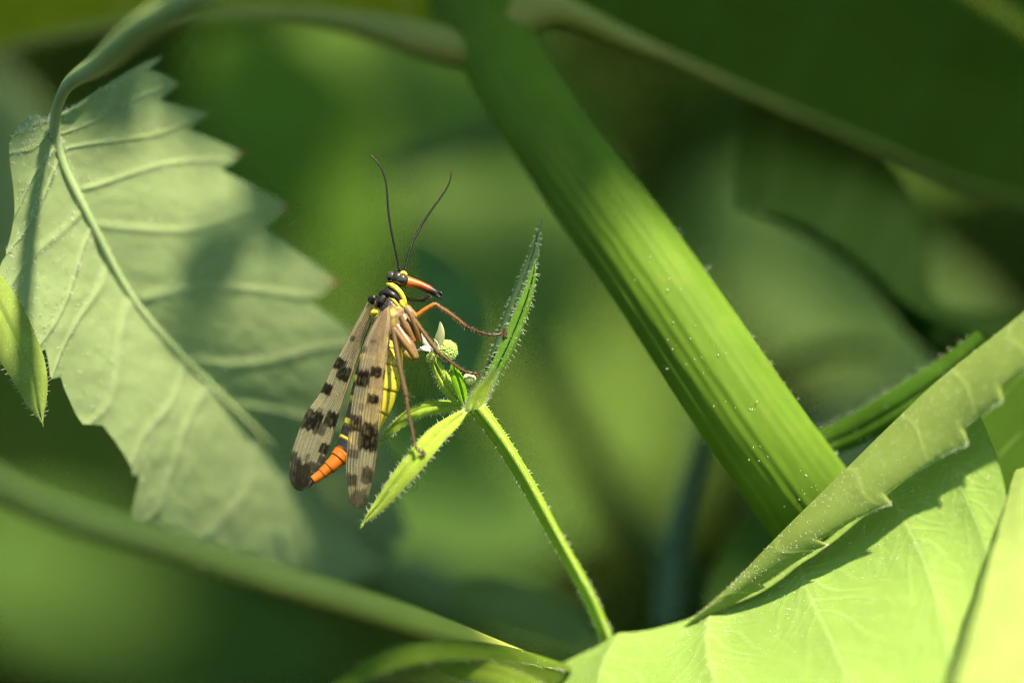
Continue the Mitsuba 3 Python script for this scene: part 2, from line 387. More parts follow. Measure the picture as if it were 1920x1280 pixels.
def halves(pairs, n=120, m=30, teeth=None, col=(0.1, 0.2, 0.03), vein=(0.2, 0.3, 0.08), veins=(), seed=0, relief=0.12, bulge=0.0, tip=None, fine=0.0, width=0.010, net=0.0):
    """Half a leaf between midrib points and edge points (pairs of plan points); veins run along equal parameter. Returns V, F, C, S, T, N."""
    mid, edge = PP([p[0] for p in pairs]), PP([p[1] for p in pairs])
    k = np.linspace(0, 1, len(pairs))
    s = np.linspace(0, 1, n)
    M, E = CubicSpline(k, mid, bc_type='natural')(s), CubicSpline(k, edge, bc_type='natural')(s)
    T = np.linspace(0, 1, m)
    S, TT = np.meshgrid(s, T, indexing='ij')
    Tm = TT
    if teeth is not None:
        ks, depth = teeth
        ks = np.asarray(ks)
        i = np.clip(np.searchsorted(ks, s, 'right') - 1, 0, len(ks) - 2)
        ph = np.clip((s - ks[i]) / (ks[i + 1] - ks[i]), 0, 1)
        saw = depth * np.where(ph < 0.25, ph / 0.25, 1 - (ph - 0.25) / 0.75) * ((s > ks[0]) & (s < ks[-1]))
        Tm = TT * (1 - saw[:, None] * TT ** 3)
    V = M[:, None] * (1 - Tm[..., None]) + E[:, None] * Tm[..., None]
    N = grid_normals(V)
    N *= np.sign(-N[..., 1:2].mean() + 1e-9)
    ridge = np.zeros_like(S)
    for q in veins:
        ridge = np.maximum(ridge, np.exp(-((S - q - 0.012 * np.sin(TT * 5 + q * 40)) / (width * (1.15 - 0.6 * TT))) ** 2) * sstep(0.0, 0.05, TT))
    V = V + N * (relief * ridge + bulge * np.sin(np.pi * TT) + fine * (meshkit.fbm(V / 1.1 + 30, 4, seed) - 0.5))[..., None]
    if net:
        cell = np.abs(meshkit.fbm(V / net + 70, 3, seed + 5) - 0.5) * 2
        V = V - N * (0.10 * np.exp(-(cell / 0.09) ** 2))[..., None]
    C = lerp(col, vein, np.clip(0.8 * ridge, 0, 1)) * mottle(V, 3.0, 0.16, seed)
    return V, grid_faces(n, m), C, S, TT, N


# upper right blade, hanging down to its pale rib, dark in shade
top = [((940, -20, 17), (1080, -330, 60)), ((1120, 45, 19.5), (1240, -330, 52)), ((1270, 112, 23.5), (1420, -330, 52)), ((1440, 188, 28.5), (1620, -330, 54)),
       ((1640, 275, 33.5), (1850, -300, 56)), ((1800, 345, 38.5), (2060, -200, 56)), ((1960, 390, 42.5), (2200, -60, 56)), ((2120, 400, 46), (2260, 100, 54))]
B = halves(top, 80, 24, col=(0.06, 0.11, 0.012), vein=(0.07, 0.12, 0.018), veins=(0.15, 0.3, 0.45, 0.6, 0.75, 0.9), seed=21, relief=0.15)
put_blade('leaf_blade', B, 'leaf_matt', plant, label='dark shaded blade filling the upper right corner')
top = [((930, 70, 17), (880, -330, 30)), ((720, 45, 20.5), (700, -330, 35)), ((560, 22, 24.5), (520, -330, 38)), ((380, 24, 29.5), (330, -330, 55)), ((180, 62, 34.5), (90, -330, 55)), ((-60, 120, 40.5), (-160, -330, 55))]
B = halves(top, 60, 20, col=(0.24, 0.27, 0.012), vein=(0.3, 0.32, 0.05), veins=(0.15, 0.35, 0.55, 0.75), seed=22, relief=0.15)
put_blade('leaf_blade', B, 'leaf_matt', plant, label='yellow-green blade along the upper left edge')

# ------------------------------------------------------------------ the pale toothed leaf on the left (underside towards us)
leafL = thing('toothed_leaf', 'large pale grey-green toothed leaf on the left, hairy underside towards us, striped by shade', 'leaf')
R = [((90, 222, 3), (150, 190, 3)), ((92, 228, 3), (303, 106, 8)), ((104, 250, 3.4), (337, 156, 9.5)), ((118, 285, 3.8), (392, 213, 11)), ((140, 348, 4.6), (460, 287, 12.5)), ((176, 425, 5.8), (545, 388, 14)),
     ((250, 560, 8.6), (637, 528, 15.5)), ((340, 665, 12), (705, 655, 18)), ((440, 768, 16), (755, 790, 22)), ((540, 866, 21), (775, 910, 27)), ((650, 980, 28), (765, 1000, 31)), ((730, 1050, 34), (735, 1052, 34))]
ks = np.linspace(0, 1, len(R))
PALE, PALEV = (0.25, 0.345, 0.15), (0.28, 0.375, 0.175)
BR = halves(R, 330, 70, teeth=(ks[1:], 0.20), col=PALE, vein=PALEV, veins=[k + 0.004 for k in ks[1:-1]], seed=31, relief=0.15, fine=0.16, bulge=0.3, width=0.006)
C = BR[2]
C = lerp(C, np.broadcast_to((0.28, 0.06, 0.02), C.shape), (0.9 * sstep(0.955, 1.0, BR[4]) * np.max([np.exp(-((BR[3] - k) / 0.006) ** 2) for k in ks[2:7]], axis=0)))
add('blade', BR[0].reshape(-1, 3), BR[1], 'leaf_matt', C.reshape(-1, 3), leafL)
Lh = [((90, 222, 3), (60, 212, 2.5)), ((92, 228, 3), (26, 250, 2.2)), ((100, 243, 3), (18, 300, 2)), ((108, 262, 3.2), (27, 390, 2)), ((118, 285, 3.8), (4, 490, 2)), ((150, 380, 4.8), (-20, 600, 1.5)),
      ((176, 425, 5.8), (60, 668, 2)), ((195, 485, 6.6), (95, 712, 2.5)), ((260, 573, 8.8), (155, 795, 4.5)), ((340, 665, 12), (248, 890, 8)), ((398, 724, 14), (250, 985, 10)), ((480, 805, 18), (380, 1060, 18)),
      ((540, 866, 21), (520, 1100, 25)), ((650, 980, 28), (640, 1110, 32)), ((730, 1050, 34), (733, 1056, 36))]
kl = np.linspace(0, 1, len(Lh))
BL = halves(Lh, 330, 70, teeth=(kl[5:], 0.10), col=PALE, vein=PALEV, veins=kl[1:-1], seed=33, relief=0.15, fine=0.2, bulge=0.5, width=0.006)
add('blade', BL[0].reshape(-1, 3), BL[1], 'leaf_matt', BL[2].reshape(-1, 3), leafL)
mid = spline(PP([(400, -20, -26), (270, 50, -18), (175, 128, -8), (108, 200, 0.8), (104, 262, 3.0), (135, 348, 4.2), (174, 425, 5.5), (248, 560, 8.3), (338, 665, 11.6), (440, 768, 15.6), (540, 866, 20.6), (650, 980, 27.0), (730, 1050, 33.4)]), 150)
rad = np.interp(np.linspace(0, 1, 150), [0, 0.1, 0.18, 0.25, 0.33, 0.6, 1], [28, 27, 25, 19, 11, 7, 2]) * K
v, f, S, A = tube(mid, rad, 14)
add('midrib', v, f, 'stalk', lerp((0.22, 0.29, 0.09), (0.23, 0.32, 0.14), sstep(0.1, 0.35, S)) * mottle(v, 4, 0.15, 5), leafL)
rh = rng_of(34)
hb, hd = [], []
for BB, kk in ((BR, ks[1:-3]), (BL, kl[1:-3])):
    Vv, Nn = BB[0], BB[5]
    nn, mm = Vv.shape[:2]
    for k in kk:
        i = int(np.clip(k * (nn - 1), 1, nn - 2))
        for j in range(2, mm - 6):
            if rh.random() < 0.75:
                hb.append(Vv[i, j] + rh.normal(size=3) * 0.12); hd.append(np.array([0.25, -0.6, 0.55]) + rh.normal(size=3) * 0.45)
    for i in range(2, nn - 20):
        if rh.random() < 0.85:
            hb.append(Vv[i, 1]); hd.append(np.array([0.5, -0.6, 0.45]) + rh.normal(size=3) * 0.35)
    for _ in range(500):
        i, j = rh.integers(2, nn - 60), rh.integers(1, mm - 1)
        hb.append(Vv[i, j]); hd.append(np.array([0.3, -0.7, 0.5]) + rh.normal(size=3) * 0.4)
hv, hf = hairs(hb, hd, rh.uniform(0.2, 0.5, len(hb)), 0.03, sides=3)
add('hair', hv, hf, 'hair', None, leafL, kind='stuff')


# ------------------------------------------------------------------ bristly leaves (cleavers kind)
def bristles(B, seed, length=0.32, edge=40, ribn=20, face=400, r=0.0165, edge_dir=None, top_only=False):
    V, _, _, S, T, N = B
    rg = rng_of(seed)
    n, m = V.shape[:2]
    N = N * np.where(N[..., 1:2] > 0, -1, 1)
    hb, hd = [], []
    tang = unit(np.gradient(V, axis=0))
    for side, col in ((-1, 0), (1, m - 1)):
        out = unit(V[:, col] - V[:, m // 2] + 1e-9)
        for q in np.linspace(0.03, 0.95, edge):
            i = int(np.clip((q + rg.normal() * 0.006) * (n - 1), 0, n - 1))
            hb.append(V[i, col]); hd.append(out[i] + tang[i, col] * -0.25 + rg.normal(size=3) * 0.3)
    for q in np.linspace(0.04, 0.9, ribn):
        i = int(q * (n - 1))
        hb.append(V[i, m // 2]); hd.append(N[i, m // 2] + rg.normal(size=3) * 0.3)
    for _ in range(face):
        i, j = rg.integers(1, n - 3), rg.integers(1, m - 1)
        hb.append(V[i, j]); hd.append(N[i, j] + rg.normal(size=3) * 0.5)
    L = np.r_[rg.uniform(0.4, 1.3, 2 * edge) * length, rg.uniform(0.5, 0.9, ribn) * length, rg.uniform(0.25, 0.5, face) * length]
    return hairs(hb, hd, L, r, sides=4)


def lance(s):
    return np.where(s < 0.9, np.sin(np.pi * np.clip(s / 0.97, 0, 1) ** 0.85) ** 0.62, 0) * 1.0 + np.where(s >= 0.9, 0.36 * ((1 - s) / 0.1) ** 1.6, 0)


def bristly(name, pts, hw, col, seed, parent=None, face=(0.2, -1, 0.3), label=None, cat=None, shape=lance, hair=0.32, nface=350, edge=40, **kw):
    d = np.mean([p[2] for p in pts])
    B = blade(PP(pts), hw * K * (D + d) / D, face=face, n=110, m=21, shape=shape, col=col, vein=np.array(col) * 1.15, seed=seed, **{'groove': 0.24, 'roll': 0.4, **kw})
    key = put_blade(name, B, 'leaf_matt', parent, label=label, cat=cat)
    hv, hf = bristles(B, seed, hair, edge=edge, face=nface)
    add('hair', hv, hf, 'hair', None, key, kind='stuff')
    return key


bristly('bristly_leaf', [(-60, 470, 1), (-10, 560, 0), (30, 640, -0.5), (60, 710, -1), (72, 765, -1), (82, 800, -1)], 44, (0.20, 0.29, 0.06), 51, label='small bright bristly leaf poking in at the left edge', cat='leaf')
bristly('bristly_leaf', [(600, 1310, -15), (720, 1232, -13), (860, 1205, -8), (990, 1222, 1), (1110, 1262, 12)], 40, (0.10, 0.17, 0.02), 52, label='arching bristly leaf along the bottom edge, left of the bright broad leaf', cat='leaf', face=(0, -0.5, 1.0), hair=0.5, nface=60, edge=60)
bristly('bristly_leaf', [(800, 1228, -5), (880, 1245, -7), (960, 1268, -9), (1060, 1310, -11)], 30, (0.16, 0.24, 0.03), 53, label='yellow-green narrow leaf below the arching bristly leaf at the bottom edge', cat='leaf', face=(0, -0.7, 0.8), hair=0.3, nface=20)
bristly('bristly_leaf', [(1490, 850, 9), (1580, 822, 9), (1680, 768, 8), (1780, 700, 8), (1850, 640, 8)], 34, (0.05, 0.12, 0.012), 54, label='dark green narrow bristly leaf leaving the right side of the stalk foot', cat='leaf', face=(0, -1, -0.3), hair=0.45, nface=60, shape=lambda s: 0.75 + 0.25 * np.sin(np.pi * s))

# the stalk that crosses the lower left, near the lens
stem('foreground_stalk', [(-80, 850, -24), (40, 930, -23), (240, 1000, -21), (480, 1075, -17), (700, 1140, -11), (880, 1205, -2), (1080, 1290, 10), (1240, 1380, 22)], [29, 30, 29, 28, 27, 25, 23, 20], (0.30, 0.34, 0.07), 'yellow-green stalk crossing the lower left corner in front of the toothed leaf', 'stalk')

# ------------------------------------------------------------------ curled leaf at the right
cl = thing('curled_leaf', 'dim curled leaf with a twisted drooping edge at the right, above the folded leaf', 'leaf')
up_ = [(1400, 180, 40), (1500, 205, 40), (1620, 255, 41), (1700, 330, 42), (1740, 440, 40), (1760, 560, 36), (1900, 590, 34), (2060, 590, 34)]
lo_ = [(1385, 395, 22), (1440, 400, 22), (1540, 440, 22), (1640, 515, 23), (1700, 570, 24), (1790, 615, 25), (1900, 650, 26), (2060, 690, 27)]
B = halves(list(zip(up_, lo_)), 120, 40, col=(0.15, 0.22, 0.04), vein=(0.22, 0.28, 0.07), veins=(0.12, 0.3, 0.46, 0.6), seed=61, relief=0.4, bulge=-2.5, width=0.02)
put_blade('blade', B, 'leaf_matt', cl)
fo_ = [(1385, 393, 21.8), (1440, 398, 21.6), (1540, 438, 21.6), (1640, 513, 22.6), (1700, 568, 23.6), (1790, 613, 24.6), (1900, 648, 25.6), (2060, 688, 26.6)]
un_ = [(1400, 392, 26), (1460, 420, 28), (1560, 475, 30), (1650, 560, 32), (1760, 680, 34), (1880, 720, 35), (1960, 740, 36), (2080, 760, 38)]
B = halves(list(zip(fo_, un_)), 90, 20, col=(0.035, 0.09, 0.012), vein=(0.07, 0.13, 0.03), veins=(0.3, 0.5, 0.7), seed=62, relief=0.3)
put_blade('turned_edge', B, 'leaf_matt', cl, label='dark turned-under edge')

# ------------------------------------------------------------------ the bright broad leaf and its folded lobe, lower right


def patch(rows, n, m):
    G = np.array([PP(r_) for r_ in rows])
    a = CubicSpline(np.linspace(0, 1, G.shape[0]), G, bc_type='natural')(np.linspace(0, 1, n))
    return CubicSpline(np.linspace(0, 1, G.shape[1]), a, axis=1, bc_type='natural')(np.linspace(0, 1, m))


broad = thing('broad_leaf', 'broad bright yellow-green leaf lit by the sun in the lower right corner', 'leaf')
rows = [[(880, 1345, 12), (1000, 1272, 9.5), (1150, 1203, 7.5), (1300, 1160, 6), (1450, 1085, 4.5), (1600, 975, 3), (1740, 855, 1), (1832, 762, -0.5)],
        [(930, 1400, 5), (1050, 1330, 3.5), (1210, 1262, 1.5), (1375, 1205, 0), (1530, 1110, -1), (1680, 1000, -2.2), (1790, 915, -3.2), (1866, 850, -3.8)],
        [(1000, 1500, -7), (1150, 1420, -8.5), (1320, 1360, -8.5), (1480, 1310, -9), (1640, 1230, -8.5), (1760, 1130, -7), (1850, 1050, -6), (1889, 950, -5)],
        [(1100, 1640, -23), (1250, 1570, -24), (1400, 1520, -24), (1560, 1470, -23), (1700, 1400, -20), (1800, 1320, -16), (1868, 1210, -12), (1884, 1070, -8)]]
NB, MB = 260, 340
V = patch(rows, NB, MB)
N = grid_normals(V); N = N * np.where(N[..., 1:2] > 0, -1, 1)
Sg, Tg = np.meshgrid(np.linspace(0, 1, NB), np.linspace(0, 1, MB), indexing='ij')   # Sg: from the upper edge down, Tg: left to right
lines = []
for t0, t1, wd in ((0.30, 0.10, 0.008), (0.47, 0.28, 0.012), (0.62, 0.50, 0.008), (0.78, 0.71, 0.008), (0.90, 0.88, 0.006)):
    c0 = t0 + (t1 - t0) * Sg - 0.02 * np.sin(Sg * 3)
    lines.append(((Tg - c0), wd))
fold = sum(0.42 * np.exp(-(np.abs(d) / 0.035)) * (1 if i in (0, 1) else 0.45) for i, (d, wd) in enumerate(lines))
thin = np.max([np.exp(-(d / (wd * 0.35)) ** 2) for d, wd in lines], axis=0)
branch = 0 * Sg
for d, wd in lines:
    for q in np.arange(0.02, 1.0, 0.085):
        for sg in (1, -1):
            e = sg * d - 0.42 * (Sg - q + 0.02 * np.sin(q * 57)) - 0.012 * np.sin(Sg * 22 + q * 9)
            branch = np.maximum(branch, np.exp(-(e / 0.0035) ** 2) * (sg * d > 0) * sstep(0.11, 0.03, sg * d))
net = np.abs(meshkit.fbm(V / 1.3 + 11, 3, 3) - 0.5) * 2
fine = np.exp(-(net / 0.08) ** 2)
V = V + N * (1.5 * fold - 0.06 * thin - 0.014 * fine + 0.026 * branch + 0.16 * (meshkit.fbm(V / 2.0 + 5, 4, 9) - 0.5))[..., None]
C = lerp((0.25, 0.395, 0.085), (0.34, 0.485, 0.15), np.clip(0.7 * thin + 0.16 * fine + 0.4 * branch, 0, 1)) * mottle(V, 6.0, 0.14, 10)
spot = np.exp(-(meshkit.noise(V / 0.55 + 3, 8) / 0.05) ** 2)[..., None] * (meshkit.noise(V / 4 + 3, 9) > 0.72)[..., None]
C = C * (1 - 0.6 * np.clip(spot, 0, 1))
add('blade', V.reshape(-1, 3), grid_faces(NB, MB), 'leaf_matt', C.reshape(-1, 3), broad)
rb = rng_of(71)
hb, hd = [], []
for _ in range(5200):
    i, j = rb.integers(1, NB - 2), rb.integers(1, MB - 2)
    if meshkit.fbm(V[i, j] / 3.0 + 4, 3, 5) + 0.4 * fold[i, j] > rb.uniform(0.35, 0.95):
        hb.append(V[i, j]); hd.append(N[i, j] * 0.55 + rb.normal(size=3) * 0.8)
hv, hf = hairs(hb, hd, rb.uniform(0.12, 0.3, len(hb)), 0.022, sides=3)
add('hair', hv, hf, 'hair', None, broad, kind='stuff')
# the lobe folded back over it, with its toothed margin
upp = [(1286, 1175, 5.6), (1380, 1085, 3.4), (1460, 1002, 1.2), (1580, 884, -1.0), (1680, 786, -2.2), (1760, 712, -3.2), (1850, 640, -4.5), (1970, 540, -6), (2120, 400, -7.5), (2300, 240, -9)]
low = [(1300, 1176, 5.2), (1434, 1100, 1.2), (1551, 1020, -2.0), (1670, 944, -4.0), (1745, 885, -5.0), (1815, 828, -6.0), (1880, 750, -7.5), (1985, 650, -9), (2150, 520, -11), (2340, 370, -13)]
teethk = np.linspace(0, 1, 10)[[0, 1, 2, 3, 5, 6, 7, 8]]
FB = halves(list(zip(upp, low)), 420, 90, col=(0.21, 0.30, 0.07), vein=(0.27, 0.37, 0.10), veins=(0.08, 0.2, 0.33, 0.46, 0.6, 0.72), seed=72, relief=0.03, bulge=0.8, fine=0.05, width=0.005)
Vf, Sf, Tf = FB[0], FB[3], FB[4]
s1 = np.linspace(0, 1, 420)
cut = np.zeros(420)
for a_, b_ in zip(teethk[:-1], teethk[1:]):
    ph = (s1 - a_) / (b_ - a_)
    on = (ph >= 0) & (ph < 1)
    cut[on] = 0.21 * np.clip(1 - ph[on] / 0.93, 0, 1) ** 0.6 * sstep(0, 0.045, ph[on]) + 0.02 * (meshkit.noise(np.stack([s1[on] * 160, 0 * s1[on], 0 * s1[on]], -1)) - 0.5)
Vf = Vf + (Vf[:, :1] - Vf) * (cut[:, None] * Tf ** 9)[..., None]
Cf = FB[2].copy()
Cf[:, -1] = Cf[:, -1] * 0.4 + np.array((0.4, 0.48, 0.3)) * 0.6
put_blade('folded_lobe', (Vf, FB[1], Cf), 'leaf_matt', broad, label='paler lobe folded back, its margin with sharp teeth')
hb, hd = [], []
Nf = FB[5]
for i in range(2, 418):
    for _ in range(2):
        hb.append(Vf[i, -1] + rb.normal(size=3) * 0.03); hd.append(unit(Vf[i, -1] - Vf[i, -6]) + rb.normal(size=3) * 0.35)
for _ in range(1300):
    i, j = rb.integers(2, 418), rb.integers(1, 89)
    hb.append(Vf[i, j]); hd.append(Nf[i, j] * 0.4 + np.array([0.3, 0, 0.6]) + rb.normal(size=3) * 0.5)
hv, hf = hairs(hb, hd, rb.uniform(0.1, 0.25, len(hb)), 0.02, sides=3)
add('hair', hv, hf, 'hair', None, broad + '__folded_lobe', kind='stuff')
# the lobe beyond the crease at the right edge, nearer to the lens
rows = [[(1905, 880, -3), (1960, 870, -6), (2040, 860, -9)], [(1888, 935, -6), (1935, 940, -9), (2040, 950, -13)], [(1866, 1020, -11), (1930, 1040, -15), (2060, 1060, -19)],
        [(1828, 1150, -19), (1915, 1180, -23), (2070, 1200, -27)], [(1780, 1320, -28), (1890, 1360, -32), (2080, 1400, -36)]]
V = patch(rows, 90, 40)
N = grid_normals(V)
V = V + N * (0.5 * (meshkit.fbm(V / 3 + 5, 3, 12) - 0.5))[..., None]
add('side_lobe', V.reshape(-1, 3), grid_faces(90, 40), 'leaf_matt', (np.array((0.33, 0.45, 0.12)) * mottle(V, 5, 0.12, 13)).reshape(-1, 3), broad, label='lobe beyond the crease at the right edge')
# the dark leaf wedge behind the fold
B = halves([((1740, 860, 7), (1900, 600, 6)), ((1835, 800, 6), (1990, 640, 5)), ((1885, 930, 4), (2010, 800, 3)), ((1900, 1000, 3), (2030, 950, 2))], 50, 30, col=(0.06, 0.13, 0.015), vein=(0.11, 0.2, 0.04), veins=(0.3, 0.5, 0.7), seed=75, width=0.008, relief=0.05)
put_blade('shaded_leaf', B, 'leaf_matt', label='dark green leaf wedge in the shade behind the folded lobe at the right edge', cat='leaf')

# ------------------------------------------------------------------ the sprig of cleavers the insect sits on
sprig = thing('cleavers_sprig', 'bright bristly sprig of cleavers carrying the insect, thin stem running down to the right', 'plant')
path = spline(PP([(884, 752, -0.6), (908, 782, -0.4), (950, 842, 0.4), (995, 918, 2), (1045, 1010, 4), (1092, 1095, 6), (1125, 1165, 8), (1142, 1215, 9), (1150, 1300, 10)]), 130)
rad = np.interp(np.linspace(0, 1, 130), [0, 0.1, 0.5, 1], [17, 14.5, 12.5, 13]) * K
v, f, S, A = tube(path, rad, 28, prof=lambda S, A: 0.9 + 0.16 * np.abs(np.cos(2 * A + 0.7)) ** 1.5)
add('stem', v, f, 'stalk', lerp((0.13, 0.26, 0.015), (0.27, 0.40, 0.05), np.abs(np.cos(2 * A + 0.7)) ** 2) * mottle(v, 2.0, 0.15, 4), sprig)
nrm = trimesh.Trimesh(v, f, process=False).vertex_normals
rs = rng_of(81)
cand = np.arange(len(v) - 2)
edge_on = np.abs(np.cos(2 * A[cand] + 0.7)) > 0.93
cand = cand[edge_on]; cand = cand[rs.random(len(cand)) < 0.28]
tang = unit(path[-1] - path[0])
hv, hf = hairs(v[cand], nrm[cand] - tang * -0.2 + rs.normal(size=(len(cand), 3)) * 0.15, rs.uniform(0.12, 0.3, len(cand)), 0.024, bend=(tang * 0.3))
add('hair', hv, hf, 'hair', None, sprig + '__stem', kind='stuff')
BRIGHT, MIDG, DEEP_SHADE = (0.33, 0.46, 0.06), (0.27, 0.41, 0.045), (0.055, 0.110, 0.052)  # the last one puts the tall leaf's shade into its colour
bristly('leaf', [(882, 762, -1.0), (860, 778, -1.6), (822, 806, -2.4), (778, 856, -3.2), (735, 910, -3.0), (705, 950, -2.6), (688, 970, -2.4), (673, 990, -2.2)], 23, BRIGHT, 82, sprig, face=(-0.35, -1, 0.55), edge=44, hair=0.34, nface=160,
        label='leaf in front, pointing down to the left, with a long fine tip')
bristly('leaf', [(874, 760, 0.2), (840, 758, 0.8), (795, 762, 1.2), (755, 782, 1.6), (724, 812, 2.0), (704, 838, 2.4)], 18, MIDG, 83, sprig, face=(-0.1, -1, 0.8), hair=0.3, nface=160, label='arching leaf behind the hind leg')
bristly('leaf', [(893, 752, 0.5), (915, 700, 1.2), (942, 625, 1.8), (975, 535, 2.2), (1002, 460, 2.4), (1014, 410, 2.4)], 20, DEEP_SHADE, 84, sprig, face=(-0.9, -1, -0.1), hair=0.3, nface=50, label='tall upright leaf, blue-green and shaded towards its tip')
bristly('leaf', [(900, 752, 0.2), (925, 706, 0.4), (955, 645, 0.6), (985, 570, 1.0), (1000, 515, 1.4), (1004, 480, 1.6)], 15, (0.10, 0.22, 0.03), 85, sprig, face=(0.5, -1, 0.25), hair=0.34, nface=120, label='upright leaf half behind the tall one, fresh green')
bristly('leaf', [(884, 768, -1), (888, 752, -4), (898, 730, -6.5), (916, 706, -8.5), (936, 684, -10)], 21, MIDG, 86, sprig, face=(-0.2, -0.5, 0.8), hair=0.34, nface=120, label='short leaf foreshortened towards the lens, softly blurred')
bristly('leaf', [(880, 765, 0.3), (850, 740, 0.2), (826, 705, 0), (810, 670, -0.2), (803, 655, -0.3)], 15, BRIGHT, 87, sprig, face=(-0.7, -1, 0.2), hair=0.3, label='short leaf rising behind the middle leg', edge=22, nface=200)
bristly('leaf', [(872, 760, -0.4), (866, 735, -0.6), (858, 708, -0.8), (850, 688, -0.8), (846, 676, -0.8)], 13, (0.17, 0.36, 0.015), 88, sprig, face=(0.3, -1, 0.2), hair=0.15, label='small drop-shaped bud leaf', edge=8, nface=40)
# fruit: a bumpy round burr
sph = trimesh.creation.icosphere(5, 0.78)
nv = sph.vertices * (1 + 0.2 * (meshkit.noise(sph.vertices / 0.085 + 20, 2) - 0.3)[:, None])
v = nv + P(838, 657, 0.0)
add('fruit', v, sph.faces, 'stalk', np.array((0.25, 0.36, 0.08)) * mottle(v, 0.3, 0.25, 4), sprig, label='round bumpy green fruit')
pick = rs.choice(len(v), 160, False)
hv, hf = hairs(v[pick], sph.vertices[pick] / 0.78 + rs.normal(size=(160, 3)) * 0.2, rs.uniform(0.06, 0.13, 160), 0.018, sides=3)
add('hair', hv, hf, 'hair', None, sprig + '__fruit', kind='stuff')
sph2 = trimesh.creation.icosphere(4, 0.5)
v = sph2.vertices * [1.1, 1, 0.9] * (1 + 0.09 * (meshkit.noise(sph2.vertices / 0.11 + 20, 2) - 0.3)[:, None]) + P(812, 672, 0.3)
add('fruit', v, sph2.faces, 'stalk', np.array((0.32, 0.42, 0.10)) * mottle(v, 0.3, 0.25, 4), sprig, label='small green fruit under the white flower')
v = sph2.vertices * [1.0, 1, 0.85] * (1 + 0.1 * (meshkit.noise(sph2.vertices / 0.13 + 60, 2) - 0.3)[:, None]) + P(880, 710, -0.1)
add('fruit', v, sph2.faces, 'stalk', np.array((0.42, 0.46, 0.20)) * mottle(v, 0.3, 0.2, 4), sprig, label='pale fruit beside the foot of the middle leg')
for pts, hw, lab, cc in (([(818, 662, -0.2), (822, 640, -0.6), (826, 620, -0.9), (825, 602, -1.0)], 9.5, 'pale petal standing upright', (0.62, 0.66, 0.36)), ([(815, 655, -0.3), (803, 644, -0.7), (795, 632, -0.8), (790, 622, -0.6)], 8, 'white petal behind the middle thigh', (0.78, 0.8, 0.72)),
                         ([(815, 655, -0.4), (802, 653, -1.0), (790, 653, -1.2), (780, 658, -1.3)], 5, 'white petal pointing left', (0.82, 0.82, 0.78)), ([(815, 657, -0.3), (822, 650, -0.9), (818, 640, -1.2), (812, 634, -1.2)], 6, 'white petal beside the middle shin', (0.8, 0.8, 0.74))):
    B = blade(PP(pts), hw * K, col=cc, vein=np.array(cc) * 0.95, n=30, m=11, seed=90, roll=0.3, face=(-0.2, -1, 0.2))
    put_blade('petal', B, 'petal', sprig, label=lab)

# ------------------------------------------------------------------ the scorpionfly
fly = thing('scorpionfly', 'scorpionfly with black feelers, orange snout, yellow belly and black-spotted clear wings, resting on the cleavers', 'insect')
BLK, YEL, TAN, ORA, BRN = np.array((0.010, 0.009, 0.008)), np.array((0.47, 0.385, 0.04)), np.array((0.165, 0.108, 0.052)), np.array((0.36, 0.088, 0.003)), np.array((0.19, 0.085, 0.018))


def image_xy(v):
    s = K * (D + v[:, 1]) / D
    return v[:, 0] / s + 960, 640 - v[:, 2] / s


src = []   # (vertices, faces, colours) of the lumps that are welded into one body
# abdomen
ctl = [(728, 622, 0.1, 27), (719, 655, 0.1, 37), (711, 695, 0.0, 42.5), (700, 740, 0.0, 42.5), (683, 785, -0.1, 36), (664, 820, -0.3, 28), (650, 840, -0.5, 22), (636, 857, -0.8, 16.5), (622, 872, -1.0, 13), (610, 882, -1.1, 10.5), (598, 892, -1.2, 9), (586, 900, -1.3, 7.5)]
cp = np.array([[*P(*c[:3]), c[3] * K] for c in ctl])
cv = CubicSpline(np.linspace(0, 1, len(ctl)), cp, bc_type='natural')(np.linspace(0, 1, 260))
ss = np.linspace(0, 1, 260)
joints = np.array([0.0, 0.08, 0.155, 0.245, 0.325, 0.425, 0.515, 0.595, 0.655, 0.765, 0.865, 1.001])
seg = np.clip(np.searchsorted(joints, ss, 'right') - 1, 0, len(joints) - 2)
ph = (ss - joints[seg]) / (joints[seg + 1] - joints[seg])
bump = 1 + np.where(ss > 0.62, 0.16, 0.045) * (ph - 0.55) - np.where(ss > 0.62, 0.03, 0.06) * np.exp(-((1 - ph) / 0.06) ** 2)
v, f, S, A = tube(cv[:, :3], cv[:, 3] * bump, 56)
nrm = trimesh.Trimesh(v, f, process=False).vertex_normals
dorsal = nrm @ unit(np.array([-0.93, -0.12, 0.35]))
phv, segv = np.interp(S, ss, ph), np.clip(np.searchsorted(joints, S, 'right') - 1, 0, 10)
belly = YEL * (0.85 + 0.3 * meshkit.fbm(v / 0.8 + 8, 3, 2)[:, None])
back = np.where((phv > 0.68)[:, None] & (segv > 0)[:, None], YEL * 0.95, BLK * 1.3)
C = lerp(belly, back, sstep(0.30, 0.48, dorsal + 0.02 * np.sin(S * 60)))
C = np.where((S > 0.515)[:, None] & (S <= 0.60)[:, None], BLK * 1.2, C)
C = lerp(C, np.broadcast_to(ORA, C.shape) * (0.8 + 0.4 * meshkit.fbm(v / 0.6 + 3, 3, 6)[:, None]), sstep(0.585, 0.605, S + 0.01 * np.sin(A * 3)))
C = lerp(C, np.broadcast_to(BRN * 0.5, C.shape), 0.75 * np.exp(-((1 - phv) / 0.05) ** 2) * (S > 0.02))
dots = np.max([np.exp(-(((image_xy(v)[0] - x) ** 2 + (image_xy(v)[1] - y) ** 2) / 2.2 ** 2)) for x, y in ((730, 643), (727, 667), (726, 699), (734, 692), (729, 731), (741, 708))], axis=0)
C = lerp(C, np.broadcast_to(BLK, C.shape), dots)
src.append((v, f, C))
